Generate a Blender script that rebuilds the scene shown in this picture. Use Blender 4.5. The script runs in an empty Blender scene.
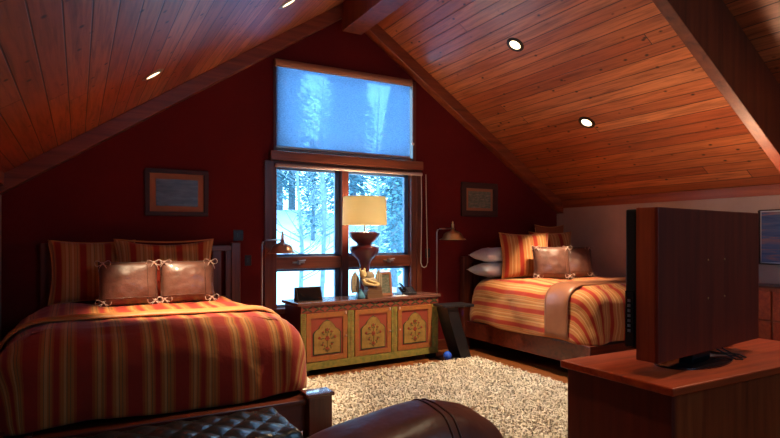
import bpy, bmesh, math, random
from mathutils import Vector, Matrix, noise as mn
random.seed(7)
S = bpy.context.scene
COL = S.collection
PI = math.pi

# ------------------------------------------------------------------ materials
def new_mat(name):
    m = bpy.data.materials.new(name); m.use_nodes = True
    nt = m.node_tree; b = nt.nodes['Principled BSDF']
    return m, nt, b
def L(nt, a, b): nt.links.new(a, b)
def N(nt, t, **kw):
    n = nt.nodes.new(t)
    for k, v in kw.items(): setattr(n, k, v)
    return n
def coords(nt, kind='Object', scale=(1, 1, 1), rot=(0, 0, 0)):
    tc = N(nt, 'ShaderNodeTexCoord'); mp = N(nt, 'ShaderNodeMapping')
    mp.inputs['Scale'].default_value = scale; mp.inputs['Rotation'].default_value = rot
    L(nt, tc.outputs[kind], mp.inputs['Vector']); return mp.outputs['Vector']
def ramp(nt, fac, stops, interp='LINEAR'):
    r = N(nt, 'ShaderNodeValToRGB'); r.color_ramp.interpolation = interp
    e = r.color_ramp.elements
    while len(e) < len(stops): e.new(0.5)
    for i, (p, c) in enumerate(stops):
        e[i].position = p; e[i].color = (*c, 1)
    L(nt, fac, r.inputs['Fac']); return r.outputs['Color']
def math_n(nt, op, a, b=None):
    n = N(nt, 'ShaderNodeMath', operation=op)
    for i, v in enumerate((a, b)):
        if v is None: continue
        if isinstance(v, (int, float)): n.inputs[i].default_value = v
        else: L(nt, v, n.inputs[i])
    return n.outputs[0]
def mixc(nt, f, a, b, mode='MIX'):
    n = N(nt, 'ShaderNodeMix', data_type='RGBA', blend_type=mode)
    for s, v in ((n.inputs[0], f), (n.inputs[6], a), (n.inputs[7], b)):
        if isinstance(v, (int, float)): s.default_value = v
        elif isinstance(v, tuple): s.default_value = (*v, 1)
        else: L(nt, v, s)
    return n.outputs[2]
def noise_t(nt, vec, scale=5, detail=4, rough=.55, dist=0):
    n = N(nt, 'ShaderNodeTexNoise'); n.inputs['Scale'].default_value = scale
    n.inputs['Detail'].default_value = detail; n.inputs['Roughness'].default_value = rough
    n.inputs['Distortion'].default_value = dist
    L(nt, vec, n.inputs['Vector']); return n.outputs['Fac']
def bump(nt, b, h, strength=.3, dist=.01):
    n = N(nt, 'ShaderNodeBump'); n.inputs['Strength'].default_value = strength
    n.inputs['Distance'].default_value = dist
    L(nt, h, n.inputs['Height']); L(nt, n.outputs[0], b.inputs['Normal'])
def simple(name, c, rough=.5, metal=0, var=None, vscale=6, bs=0, bscale=40, stretch=(1, 1, 1), coat=0, spec=.5):
    m, nt, b = new_mat(name)
    b.inputs['Base Color'].default_value = (*c, 1)
    b.inputs['Roughness'].default_value = rough; b.inputs['Metallic'].default_value = metal
    b.inputs['Coat Weight'].default_value = coat; b.inputs['Specular IOR Level'].default_value = spec
    v = coords(nt, scale=stretch)
    if var is not None:
        f = noise_t(nt, v, vscale, 5)
        L(nt, ramp(nt, f, [(.3, c), (.7, var)]), b.inputs['Base Color'])
    if bs: bump(nt, b, noise_t(nt, v, bscale, 3), bs)
    return m
def wood(name, c1, c2, rough=.35, axis=0, scale=1.0, coat=.15, dark=.5):
    """long grain along the given object axis"""
    m, nt, b = new_mat(name)
    sc = [22 * scale] * 3; sc[axis] = 1.3 * scale
    v = coords(nt, scale=tuple(sc))
    f = noise_t(nt, v, 1.0, 7, .62, .35)
    f2 = noise_t(nt, coords(nt, scale=(1.4, 1.4, 1.4)), 1.5, 2)
    c = ramp(nt, f, [(.28, tuple(x * dark for x in c1)), (.45, c1), (.68, c2)])
    c = mixc(nt, f2, c, mixc(nt, .35, c, c1), 'MIX')
    L(nt, c, b.inputs['Base Color'])
    b.inputs['Roughness'].default_value = rough; b.inputs['Coat Weight'].default_value = coat
    b.inputs['Coat Roughness'].default_value = .2
    bump(nt, b, f, .12, .004)
    return m
def boards(name, width, cols, rough=.42, length=3.2, groove=.04, knots=True, coat=.1):
    """planks: UV.x in metres across, UV.y in metres along"""
    m, nt, b = new_mat(name)
    tc = N(nt, 'ShaderNodeTexCoord'); sp = N(nt, 'ShaderNodeSeparateXYZ')
    L(nt, tc.outputs['UV'], sp.inputs[0])
    u = math_n(nt, 'DIVIDE', sp.outputs[0], width)
    idx = math_n(nt, 'FLOOR', u); fr = math_n(nt, 'FRACT', u)
    w0 = N(nt, 'ShaderNodeTexWhiteNoise', noise_dimensions='1D'); L(nt, idx, w0.inputs['W'])
    off = math_n(nt, 'MULTIPLY', w0.outputs['Value'], 7.3)
    vv = math_n(nt, 'ADD', math_n(nt, 'DIVIDE', sp.outputs[1], length), off)
    vi = math_n(nt, 'FLOOR', vv); vf = math_n(nt, 'FRACT', vv)
    cid = math_n(nt, 'ADD', math_n(nt, 'MULTIPLY', idx, 17.31), math_n(nt, 'MULTIPLY', vi, 5.77))
    w1 = N(nt, 'ShaderNodeTexWhiteNoise', noise_dimensions='1D'); L(nt, cid, w1.inputs['W'])
    base = ramp(nt, w1.outputs['Value'], [(i / (len(cols) - 1), c) for i, c in enumerate(cols)])
    cb = N(nt, 'ShaderNodeCombineXYZ')
    L(nt, math_n(nt, 'MULTIPLY', sp.outputs[0], 34), cb.inputs[0])
    L(nt, math_n(nt, 'MULTIPLY', sp.outputs[1], 1.8), cb.inputs[1]); L(nt, math_n(nt, 'MULTIPLY', cid, 3.1), cb.inputs[2])
    g = noise_t(nt, cb.outputs[0], 1, 6, .6, .5)
    c = mixc(nt, ramp(nt, g, [(.3, (.85,) * 3), (.55, (.22,) * 3), (.75, (0,) * 3)]), base, tuple(x * .42 for x in cols[0]))
    if knots:
        ck = N(nt, 'ShaderNodeCombineXYZ')
        L(nt, math_n(nt, 'MULTIPLY', sp.outputs[0], 8.5), ck.inputs[0]); L(nt, math_n(nt, 'MULTIPLY', sp.outputs[1], 5.5), ck.inputs[1])
        vo = N(nt, 'ShaderNodeTexVoronoi'); vo.inputs['Scale'].default_value = 1; L(nt, ck.outputs[0], vo.inputs['Vector'])
        kf = ramp(nt, vo.outputs['Distance'], [(.06, (1,) * 3), (.15, (0,) * 3)])
        c = mixc(nt, kf, c, tuple(x * .10 for x in cols[0]))
    ge = math_n(nt, 'MINIMUM', fr, math_n(nt, 'SUBTRACT', 1.0, fr))
    ve = math_n(nt, 'MULTIPLY', math_n(nt, 'MINIMUM', vf, math_n(nt, 'SUBTRACT', 1.0, vf)), length / width)
    e = math_n(nt, 'MINIMUM', ge, ve)
    gm = ramp(nt, e, [(groove * .4, (0,) * 3), (groove, (1,) * 3)])
    c = mixc(nt, gm, tuple(x * .12 for x in cols[0]), c)
    L(nt, c, b.inputs['Base Color'])
    b.inputs['Roughness'].default_value = rough; b.inputs['Coat Weight'].default_value = coat
    b.inputs['Coat Roughness'].default_value = .25
    bump(nt, b, gm, .5, .006)
    return m
RED = (.36, .018, .006); GOLD = (.50, .16, .028); ORG = (.44, .075, .012); GRN = (.16, .12, .04); PALE = (.60, .27, .08)
def stripe_mat(name, period=.3, rough=.75, shift=0.0, gold=False, RED=RED, GOLD=GOLD, ORG=ORG, GRN=GRN, PALE=PALE):
    """woven stripe: uses UV.x (metres across the cloth)"""
    m, nt, b = new_mat(name)
    tc = N(nt, 'ShaderNodeTexCoord'); sp = N(nt, 'ShaderNodeSeparateXYZ'); L(nt, tc.outputs['UV'], sp.inputs[0])
    fr = math_n(nt, 'FRACT', math_n(nt, 'ADD', math_n(nt, 'DIVIDE', sp.outputs[0], period), shift + 50))
    st = [(0, RED), (.26, ORG), (.31, GOLD), (.36, GRN), (.375, PALE), (.43, GOLD), (.46, GRN), (.475, GOLD), (.51, ORG), (.54, RED), (.64, ORG), (.67, GOLD), (.73, PALE), (.78, GRN),
          (.795, GOLD), (.85, GRN), (.865, GOLD), (.92, ORG), (.97, RED)]
    if gold:
        GOLD, PALE, ORG = (.52, .21, .06), (.62, .32, .13), (.48, .13, .03)
        st = [(0, RED), (.24, ORG), (.28, GOLD), (.40, ORG), (.43, PALE), (.53, GOLD), (.56, GRN), (.58, GOLD), (.68, PALE), (.76, ORG), (.79, GOLD), (.88, GRN), (.90, GOLD), (.96, ORG)]
    c = ramp(nt, fr, st, 'CONSTANT')
    f = noise_t(nt, coords(nt, 'UV', scale=(900, 300, 1)), 1, 2)
    c = mixc(nt, math_n(nt, 'MULTIPLY', f, .3), c, (.25, .06, .02))
    L(nt, c, b.inputs['Base Color']); b.inputs['Roughness'].default_value = rough
    b.inputs['Sheen Weight'].default_value = .15; b.inputs['Specular IOR Level'].default_value = .25
    h = noise_t(nt, coords(nt, 'Object'), 9, 4)
    bump(nt, b, h, .35, .02)
    return m
def emis(name, c, s):
    m, nt, b = new_mat(name)
    b.inputs['Base Color'].default_value = (*c, 1)
    b.inputs['Emission Color'].default_value = (*c, 1); b.inputs['Emission Strength'].default_value = s
    return m

M = {}
M['wall'] = simple('red_paint', (.14, .004, .003), .8, var=(.115, .003, .003), vscale=2, bs=.08, bscale=120, spec=.25)
M['knee'] = simple('plaster', (.50, .34, .28), .85, var=(.44, .29, .24), vscale=3, bs=.2, bscale=14, spec=.2)
M['ceil'] = boards('ceiling_boards', .135, [(.34, .065, .02), (.68, .20, .065), (.44, .09, .028), (.56, .15, .045), (.36, .07, .022), (.74, .25, .09)], length=6.5)
M['floor'] = boards('floor_planks', .11, [(.24, .07, .02), (.36, .12, .035), (.24, .075, .026)], rough=.3, length=1.6, knots=False)
M['beam'] = wood('beam_wood', (.30, .065, .02), (.42, .11, .035), .45, 1, .7)
M['beamx'] = wood('beam_wood_x', (.20, .035, .011), (.32, .07, .02), .45, 0, .7)
M['darkbeam'] = wood('dark_cladding', (.16, .028, .010), (.24, .05, .014), .5, 2, .6)
M['trimwood'] = wood('window_wood', (.20, .045, .02), (.30, .075, .03), .35, 0, 1)
M['trimv'] = wood('window_wood_v', (.13, .026, .014), (.20, .045, .02), .35, 2, 1)
M['alu'] = simple('window_cladding', (.10, .16, .30), .4)
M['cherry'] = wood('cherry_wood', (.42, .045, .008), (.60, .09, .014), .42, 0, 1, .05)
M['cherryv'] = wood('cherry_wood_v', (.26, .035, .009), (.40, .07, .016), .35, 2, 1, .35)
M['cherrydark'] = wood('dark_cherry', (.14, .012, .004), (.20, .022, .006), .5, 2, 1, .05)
M['bedwood'] = wood('bed_wood', (.10, .017, .008), (.17, .033, .012), .35, 0, 1, .3)
M['bedwoodv'] = wood('bed_wood_v', (.12, .022, .010), (.20, .045, .016), .3, 2, 1, .3)
M['stripe'] = stripe_mat('striped_cloth', .29)
M['stripe2'] = stripe_mat('striped_cloth_2', .19, shift=.2, gold=True)
M['sham'] = stripe_mat('sham_cloth', .21, shift=.55, gold=True)
M['orange'] = simple('orange_satin', (.62, .25, .06), .55, var=(.54, .19, .045), vscale=4, bs=.2, bscale=20)
M['throw'] = simple('bronze_throw', (.36, .14, .07), .36, var=(.27, .10, .05), vscale=5, bs=.3, bscale=9)
M['rust'] = simple('rust_cloth', (.34, .07, .02), .8, bs=.2, bscale=30)
M['linen'] = simple('white_linen', (.72, .73, .80), .8, bs=.25, bscale=14)
M['pleather'] = simple('pillow_leather', (.20, .085, .06), .42, var=(.11, .042, .028), vscale=7, bs=.25, bscale=45, coat=.15)
M['pleather2'] = simple('pillow_leather_edge', (.12, .045, .03), .38, var=(.09, .032, .02), vscale=7, bs=.25, bscale=45)
M['tie'] = simple('tie_cord', (.55, .36, .30), .6)
M['sleather'] = simple('sofa_leather', (.20, .062, .042), .4, var=(.11, .032, .022), vscale=4, bs=.9, bscale=7, coat=.0)
M['seam'] = simple('seam_leather', (.12, .045, .035), .4)
M['bleather'] = simple('black_leather', (.020, .020, .021), .3, bs=.2, bscale=50, coat=.2)
M['rugbase'] = simple('rug_backing', (.12, .08, .05), .95)
M['rug'] = simple('rug_pile', (.86, .79, .68), .9, var=(.74, .65, .53), vscale=3)
M['black'] = simple('black_plastic', (.012, .012, .014), .35)
M['blackgloss'] = simple('black_gloss', (.006, .006, .008), .08)
M['darkgrey'] = simple('charcoal_lacquer', (.014, .013, .017), .3, bs=.1)
M['brass'] = simple('aged_brass', (.80, .56, .26), .28, .85)
M['copper'] = simple('aged_copper', (.80, .52, .40), .28, .85)
M['steel'] = simple('brushed_steel', (.5, .45, .45), .3, 1)
M['ceramic'] = simple('plum_wood', (.13, .022, .028), .3, var=(.09, .015, .02), vscale=8, coat=.3)
M['ydoor'] = simple('ochre_paint', (.40, .24, .055), .5, var=(.24, .13, .03), vscale=14, bs=.15)
M['odoor'] = simple('orange_paint', (.46, .12, .03), .5, var=(.27, .12, .03), vscale=30, bs=.15)
M['rdoor'] = simple('red_paint_cabinet', (.36, .045, .03), .5, var=(.28, .06, .03), vscale=14)
M['gpaint'] = simple('green_paint', (.15, .17, .04), .5, var=(.38, .28, .06), vscale=20, bs=.2)
M['gline'] = simple('dark_green_line', (.035, .045, .02), .5)
M['motifr'] = simple('motif_red', (.32, .04, .02), .5)
M['motifg'] = simple('motif_olive', (.13, .09, .025), .5)
M['cabtop'] = wood('cabinet_top_wood', (.16, .06, .045), (.24, .10, .07), .25, 0, 1, .4)
M['cabside'] = simple('plum_side', (.07, .015, .03), .4, var=(.05, .01, .02), bs=.1)
M['cord'] = simple('beige_cord', (.55, .42, .34), .6)
M['ringdark'] = simple('dark_ring', (.03, .018, .012), .4, .6)
M['ringlight'] = simple('bronze_baffle', (.35, .25, .16), .3, .4)
M['lens'] = emis('lamp_lens', (1, .82, .52), 3)
M['blue'] = simple('blue_reflection', (.02, .10, .75), .2)  # reflection colour for the added globe at the side table
M['bluegreen'] = simple('blue_glass_figure', (.10, .28, .42), .2)
M['tan'] = simple('tan_resin', (.42, .33, .22), .6, var=(.30, .23, .15), vscale=30, bs=.3)
M['gold'] = simple('pale_gold_resin', (.70, .50, .22), .5, bs=.3)
M['bookc'] = simple('brown_book', (.16, .075, .035), .5)
M['paper'] = simple('paper', (.75, .75, .78), .8)
M['greycloth'] = simple('grey_cloth', (.16, .16, .15), .9, bs=.3)
M['socket'] = simple('bronze_plate', (.035, .018, .018), .35, .5)
M['frame'] = simple('picture_frame_wood', (.04, .008, .006), .6, bs=.1)
M['mat'] = simple('picture_mat', (.34, .13, .065), .8)
M['matw'] = simple('white_mat', (.6, .58, .6), .8)
M['snow'] = simple('snow', (.86, .90, .95), .7, var=(.74, .82, .92), vscale=.6)
M['bark'] = simple('bark', (.10, .13, .15), .9, var=(.2, .26, .3), vscale=9)
M['needle'] = simple('frosted_needles', (.02, .10, .12), .9, var=(.24, .44, .52), vscale=1.3)
M['cap'] = simple('polished_cap', (.12, .03, .02), .22, coat=1)
def art(name, stops, sc=(2, 9, 9), nscale=1.5):
    m, nt, b = new_mat(name)
    v = coords(nt, 'Generated', scale=sc)
    L(nt, ramp(nt, noise_t(nt, v, nscale, 5, .6, .6), stops), b.inputs['Base Color']); b.inputs['Roughness'].default_value = .35
    return m
M['art1'] = art('seascape_print', [(.3, (.02, .02, .03)), (.45, (.07, .05, .06)), (.6, (.12, .10, .11)), (.75, (.18, .14, .14))], (1.5, 1, 6))
M['art2'] = art('rider_print', [(.3, (.10, .07, .05)), (.5, (.13, .15, .11)), (.7, (.3, .2, .15))], (3, 1, 5), 2.2)
M['art3'] = art('lake_print', [(.3, (.02, .05, .16)), (.5, (.07, .10, .22)), (.6, (.3, .12, .12)), (.75, (.25, .22, .25))], (1, 1.5, 6))
def glass(name, tint=(1, 1, 1)):
    m, nt, b = new_mat(name); nt.nodes.remove(b)
    o = nt.nodes['Material Output']; t = N(nt, 'ShaderNodeBsdfTransparent'); g = N(nt, 'ShaderNodeBsdfGlossy')
    t.inputs[0].default_value = (*tint, 1); g.inputs['Roughness'].default_value = .02
    f = N(nt, 'ShaderNodeFresnel'); f.inputs[0].default_value = 1.25
    x = N(nt, 'ShaderNodeMixShader'); L(nt, f.outputs[0], x.inputs[0]); L(nt, t.outputs[0], x.inputs[1]); L(nt, g.outputs[0], x.inputs[2])
    L(nt, x.outputs[0], o.inputs[0]); return m
M['glass'] = glass('window_glass')
def screen_cloth(name, tcol, dcol, tr, fine=True):
    m, nt, b = new_mat(name); nt.nodes.remove(b)
    o = nt.nodes['Material Output']
    t = N(nt, 'ShaderNodeBsdfTransparent'); t.inputs[0].default_value = (*tcol, 1)
    d = N(nt, 'ShaderNodeBsdfDiffuse'); d.inputs[0].default_value = (*dcol, 1)
    l = N(nt, 'ShaderNodeBsdfTranslucent'); l.inputs[0].default_value = (*dcol, 1)
    a = N(nt, 'ShaderNodeMixShader'); a.inputs[0].default_value = .7; L(nt, d.outputs[0], a.inputs[1]); L(nt, l.outputs[0], a.inputs[2])
    x = N(nt, 'ShaderNodeMixShader'); L(nt, a.outputs[0], x.inputs[1]); L(nt, t.outputs[0], x.inputs[2])
    f = noise_t(nt, coords(nt, scale=(45, 45, 130)), 1, 3)
    rr = N(nt, 'ShaderNodeMapRange'); L(nt, f, rr.inputs[0])
    rr.inputs[1].default_value = .35; rr.inputs[2].default_value = .65
    rr.inputs[3].default_value = max(0, tr - (.18 if fine else 0)); rr.inputs[4].default_value = tr + (.18 if fine else 0)
    L(nt, rr.outputs[0], x.inputs[0]); L(nt, x.outputs[0], o.inputs[0]); return m
M['screen'] = screen_cloth('sun_screen_fabric', (.70, .85, 1), (.32, .42, .56), .34)
M['lshade'] = screen_cloth('lamp_shade_linen', (1, .8, .5), (.82, .68, .42), .02, False)

# ------------------------------------------------------------------ mesh builder
class MB:
    def __init__(s): s.v = []; s.f = []; s.uv = []; s.T = Matrix()
    def add(s, vs, fs, uvs=None):
        n = len(s.v)
        s.v += [tuple(s.T @ Vector(p)) for p in vs]
        for k, f in enumerate(fs):
            s.f.append(tuple(i + n for i in f))
            s.uv.append([uvs[i] for i in f] if uvs else [(0, 0)] * len(f))
        return s
    def box(s, x0, x1, y0, y1, z0, z1):
        v = [(x, y, z) for z in (z0, z1) for y in (y0, y1) for x in (x0, x1)]
        return s.add(v, [(0, 2, 3, 1), (4, 5, 7, 6), (0, 1, 5, 4), (2, 6, 7, 3), (0, 4, 6, 2), (1, 3, 7, 5)])
    def prism(s, pts, a, b, axis='y'):
        """polygon in the plane normal to axis, extruded a..b; pts counter-clockwise or not"""
        n = len(pts)
        def P(p, t): return {'y': (p[0], t, p[1]), 'x': (t, p[0], p[1]), 'z': (p[0], p[1], t)}[axis]
        v = [P(p, a) for p in pts] + [P(p, b) for p in pts]
        return s.add(v, [tuple(range(n)), tuple(range(2 * n - 1, n - 1, -1))] + [(i, i + n, (i + 1) % n + n, (i + 1) % n) for i in range(n)])
    def tube(s, pts, r, seg=10, closed=False):
        pts = [Vector(p) for p in pts]; n = len(pts)
        rs = r if isinstance(r, (list, tuple)) else [r] * n
        vs = []; ref = None
        for i, p in enumerate(pts):
            a = pts[(i - 1) % n] if (closed or i) else p; b = pts[(i + 1) % n] if (closed or i < n - 1) else p
            d = (b - a).normalized()
            if ref is None or abs(ref.dot(d)) > .95: ref = Vector((0, 0, 1)) if abs(d.z) < .9 else Vector((1, 0, 0))
            x = d.cross(ref).normalized(); y = d.cross(x).normalized(); ref = x.cross(d) * -1 if False else ref
            vs += [tuple(p + (x * math.cos(2 * PI * k / seg) + y * math.sin(2 * PI * k / seg)) * rs[i]) for k in range(seg)]
        fs = []
        for i in range(n if closed else n - 1):
            j = (i + 1) % n
            fs += [(i * seg + k, i * seg + (k + 1) % seg, j * seg + (k + 1) % seg, j * seg + k) for k in range(seg)]
        if not closed: fs += [tuple(range(seg))[::-1], tuple(range((n - 1) * seg, n * seg))]
        return s.add(vs, fs)
    def lathe(s, prof, cx=0, cy=0, z0=0, seg=32):
        vs = []; n = len(prof)
        for r, z in prof: vs += [(cx + r * math.cos(2 * PI * k / seg), cy + r * math.sin(2 * PI * k / seg), z0 + z) for k in range(seg)]
        fs = []
        for i in range(n - 1): fs += [(i * seg + k, i * seg + (k + 1) % seg, (i + 1) * seg + (k + 1) % seg, (i + 1) * seg + k) for k in range(seg)]
        if prof[0][0] > 1e-4: fs.append(tuple(range(seg))[::-1])
        if prof[-1][0] > 1e-4: fs.append(tuple(range((n - 1) * seg, n * seg)))
        return s.add(vs, fs)
    def sup(s, c, h, e1=.5, e2=.5, nu=40, nv=24, fn=None):
        def sp(v, e): return math.copysign(abs(v) ** e, v)
        vs = []
        for j in range(nv + 1):
            ph = -PI / 2 + PI * j / nv
            for i in range(nu):
                th = 2 * PI * i / nu
                p = Vector((h[0] * sp(math.cos(ph), e1) * sp(math.cos(th), e2), h[1] * sp(math.cos(ph), e1) * sp(math.sin(th), e2), h[2] * sp(math.sin(ph), e1)))
                if fn: p = fn(p)
                vs.append((c[0] + p.x, c[1] + p.y, c[2] + p.z))
        fs = []
        for j in range(nv): fs += [(j * nu + i, j * nu + (i + 1) % nu, (j + 1) * nu + (i + 1) % nu, (j + 1) * nu + i) for i in range(nu)]
        return s.add(vs, fs)
    def build(s, name, mat, parent=None, smooth=False, bevel=0, segs=2, kind=None, loc=None):
        me = bpy.data.meshes.new(name); me.from_pydata(s.v, [], s.f)
        uvl = me.uv_layers.new(name='UVMap'); k = 0
        for poly, u in zip(me.polygons, s.uv):
            for t in u:
                uvl.data[k].uv = t; k += 1
        bm = bmesh.new(); bm.from_mesh(me)
        bmesh.ops.remove_doubles(bm, verts=bm.verts, dist=1e-5)
        bmesh.ops.recalc_face_normals(bm, faces=bm.faces)
        if bevel:
            ed = [e for e in bm.edges if len(e.link_faces) == 2 and e.calc_face_angle(0) > .6]
            bmesh.ops.bevel(bm, geom=ed, offset=bevel, segments=segs, profile=.5, affect='EDGES', clamp_overlap=True)
        bm.to_mesh(me); bm.free()
        if smooth:
            for p in me.polygons: p.use_smooth = True
            if bevel or smooth == 'auto': me.set_sharp_from_angle(angle=math.radians(50))
        me.materials.append(mat)
        o = bpy.data.objects.new(name, me); COL.objects.link(o)
        if parent: o.parent = parent
        if kind: o['kind'] = kind
        if loc: o.location = loc
        return o
def box(*a): return MB().box(*a)
def tag(o, label, cat, group=None):
    o['label'] = label; o['category'] = cat
    if group: o['group'] = group
    return o
def thing(name, label, cat, loc=(0, 0, 0), rz=0, group=None):
    o = bpy.data.objects.new(name, None); COL.objects.link(o)
    o.location = loc; o.rotation_euler = (0, 0, rz); o.empty_display_size = .1
    return tag(o, label, cat, group)
def structure(name):
    o = bpy.data.objects.new(name, None); COL.objects.link(o); o['kind'] = 'structure'; return o
def copy_tree(o, parent=None):
    c = o.copy(); COL.objects.link(c); c.parent = parent
    for ch in [x for x in bpy.data.objects if x.parent == o]: copy_tree(ch, c)
    return c

# ------------------------------------------------------------------ room dimensions
XL, XR, YB, YF = -.62, 6.4, 6.25, -1.7
K, XC, ZC = .663, 2.87, 4.38
def zc(x): return ZC - K * abs(x - XC)
SL = math.sqrt(1 + K * K)

# floor
f = MB(); f.add([(XL - .1, YF - .1, 0), (XR + .1, YF - .1, 0), (XR + .1, YB + .1, 0), (XL - .1, YB + .1, 0), (XL - .1, YF - .1, -.1), (XR + .1, YF - .1, -.1), (XR + .1, YB + .1, -.1), (XL - .1, YB + .1, -.1)],
     [(0, 1, 2, 3), (4, 7, 6, 5), (0, 4, 5, 1), (1, 5, 6, 2), (2, 6, 7, 3), (3, 7, 4, 0)],
     [(0, 0), (7.2, 0), (7.2, 8.1), (0, 8.1)] * 2)
f.build('floor', M['floor'], kind='structure')
# ceiling: two board-clad slopes
c = MB(); t = .12; xl, xr = XL - .15, XR + .15
yl, yh = YF - .15, YB + .18
v = [(xl, yl, zc(xl)), (xl, yh, zc(xl)), (XC, yh, ZC), (XC, yl, ZC), (xr, yl, zc(xr)), (xr, yh, zc(xr))]
dl, dr = (XC - xl) * SL, (xr - XC) * SL
v2 = [(a, b, z + t) for a, b, z in v]
uv = [(-dl, yl), (-dl, yh), (0, yh), (0, yl), (dr, yl), (dr, yh)]
c.add(v + v2, [(0, 1, 2, 3), (3, 2, 5, 4), (6, 9, 8, 7), (9, 10, 11, 8), (0, 3, 9, 6), (3, 4, 10, 9), (1, 7, 8, 2), (2, 8, 11, 5), (0, 6, 7, 1), (4, 5, 11, 10)], uv + uv)
c.build('ceiling', M['ceil'], kind='structure')
# gable walls with window openings
WX0, WX1, WZ0, WZ1, WZ2, WZ3 = 1.95, 3.86, .66, 2.36, 2.50, 3.53
def gable(name, y0, y1, hx0, hx1, hz0, hz1):
    w = MB()
    w.prism([(XL - .1, 0), (hx0, 0), (hx0, zc(hx0)), (XL - .1, zc(XL - .1))], y0, y1)
    w.prism([(hx1, 0), (XR + .1, 0), (XR + .1, zc(XR + .1)), (hx1, zc(hx1))], y0, y1)
    w.prism([(hx0, 0), (hx1, 0), (hx1, hz0), (hx0, hz0)], y0, y1)
    w.prism([(hx0, hz1), (hx1, hz1), (hx1, zc(hx1)), (XC, ZC), (hx0, zc(hx0))], y0, y1)
    return w.build(name, M['wall'], kind='structure')
gable('wall_back', YB, YB + .16, WX0, WX1, WZ0, WZ3)
gable('wall_front', YF - .16, YF, 2.25, 3.49, 2.0, 3.6)
box(XL - .12, XL, YF, YB, 0, zc(XL) + .01).build('wall_left', M['knee'], kind='structure')
box(XR, XR + .12, YF, YB, 0, zc(XR) + .01).build('wall_right', M['knee'], kind='structure')
box(XL, XR, YB - .018, YB, 0, .14).build('baseboard_back', M['bedwood'], kind='structure', bevel=.004)
box(XR - .018, XR, YF, YB - .02, 0, .14).build('baseboard_right', M['bedwood'], kind='structure', bevel=.004)
# rafters against the gable
def rafter(name, x0, x1, y0, y1, up, dn, mat, sgn):
    m = MB()
    pts = [(x0, zc(x0) + up), (x1, zc(x1) + up), (x1, zc(x1) - dn), (x0, zc(x0) - dn)]
    m.prism(pts, y0, y1); return m.build(name, mat, kind='structure', bevel=.006)
rafter('trim_1', XL, XC, YB - .14, YB, -.001, .17, M['beamx'], 1)
rafter('trim_2', XC, XR, YB - .14, YB, -.001, .17, M['beamx'], 1)
rafter('trim_3', XC + .1, XR, 2.56, 2.66, -.001, .60, M['darkbeam'], 1)
box(XC - .13, XC + .13, YF, YB - .145, ZC - .42, ZC - .02).build('trim_4', M['darkbeam'], kind='structure', bevel=.008)   # ridge beam
box(XR - .035, XR, YF, YB - .145, zc(XR) - .09, zc(XR) + .02).build('trim_5', M['beam'], kind='structure', bevel=.004)
box(XL, XL + .035, YF, YB - .145, zc(XL) - .09, zc(XL) + .02).build('trim_6', M['beam'], kind='structure', bevel=.004)

# ------------------------------------------------------------------ windows
w1 = structure('window_1')
Y0, Y1 = YB - .02, YB + .14
fr = MB()
fr.box(WX0, WX0 + .035, Y0, Y1, WZ0, WZ1).box(WX1 - .075, WX1, Y0, Y1, WZ0, WZ1).box(WX0, WX1, Y0, Y1, WZ1 - .035, WZ1).box(WX0, WX1, Y0 - .03, Y1, WZ0 - .03, WZ0 + .03)
fr.box(2.80, 2.89, Y0, Y1, WZ0, WZ1).build('window_frame', M['trimv'], w1, bevel=.004)
sash = MB()
for a, b in ((WX0 + .035, 2.80), (2.89, WX1 - .075)):
    for z0, z1 in ((WZ0 + .03, 1.14), (1.28, WZ1 - .035)):
        s_ = .032
        sash.box(a, a + (.02 if a < 2.5 else .03), Y1 - .075, Y1 - .03, z0, z1).box(b - .055, b, Y1 - .075, Y1 - .03, z0, z1)
        sash.box(a, b, Y1 - .075, Y1 - .03, z1 - s_, z1).box(a, b, Y1 - .075, Y1 - .03, z0, z0 + s_)
sash.build('sash', M['alu'], w1, bevel=.003)
box(WX0 + .03, 2.81, Y0 + .02, Y1, 1.14, 1.28).build('middle_rail', M['trimwood'], w1, bevel=.004)
box(2.88, WX1 - .07, Y0 + .02, Y1, 1.14, 1.28).build('middle_rail', M['trimwood'], w1, bevel=.004)
for x in (2.25, 3.45):
    hb = MB(); hb.box(x - .07, x + .07, Y0 - .008, Y0 + .02, 1.205, 1.225).box(x - .012, x + .012, Y0 - .03, Y0 + .02, 1.19, 1.24)
    hb.tube([(x, Y0 - .025, 1.225), (x + .03, Y0 - .03, 1.235), (x + .07, Y0 - .03, 1.24)], .008, 8)
    hb.build('window_handle', M['steel'], w1)
for a, b in ((WX0 + .03, 2.81), (2.88, WX1 - .07)):
    for z0, z1 in ((WZ0 + .02, 1.15), (1.27, WZ1 - .03)):
        box(a, b, Y1 - .055, Y1 - .049, z0, z1).build('pane', M['glass'], w1)
w2 = structure('window_2')
fr = MB(); fr.box(WX0, WX0 + .05, Y0, Y1, WZ2, WZ3).box(WX1 - .05, WX1, Y0, Y1, WZ2, WZ3).box(WX0, WX1, Y0, Y1, WZ3 - .05, WZ3).box(WX0 + .001, WX1 - .001, Y0 + .02, Y1, WZ1, WZ2 + .04)
fr.build('window_frame', M['trimv'], w2, bevel=.004)
box(WX0 + .04, WX1 - .04, Y1 - .055, Y1 - .049, WZ2 + .03, WZ3 - .04).build('pane', M['glass'], w2)
box(1.90, 3.94, YB - .07, YB + .02, 2.385, 2.495).build('trim_7', M['trimwood'], kind='structure', bevel=.006)
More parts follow.
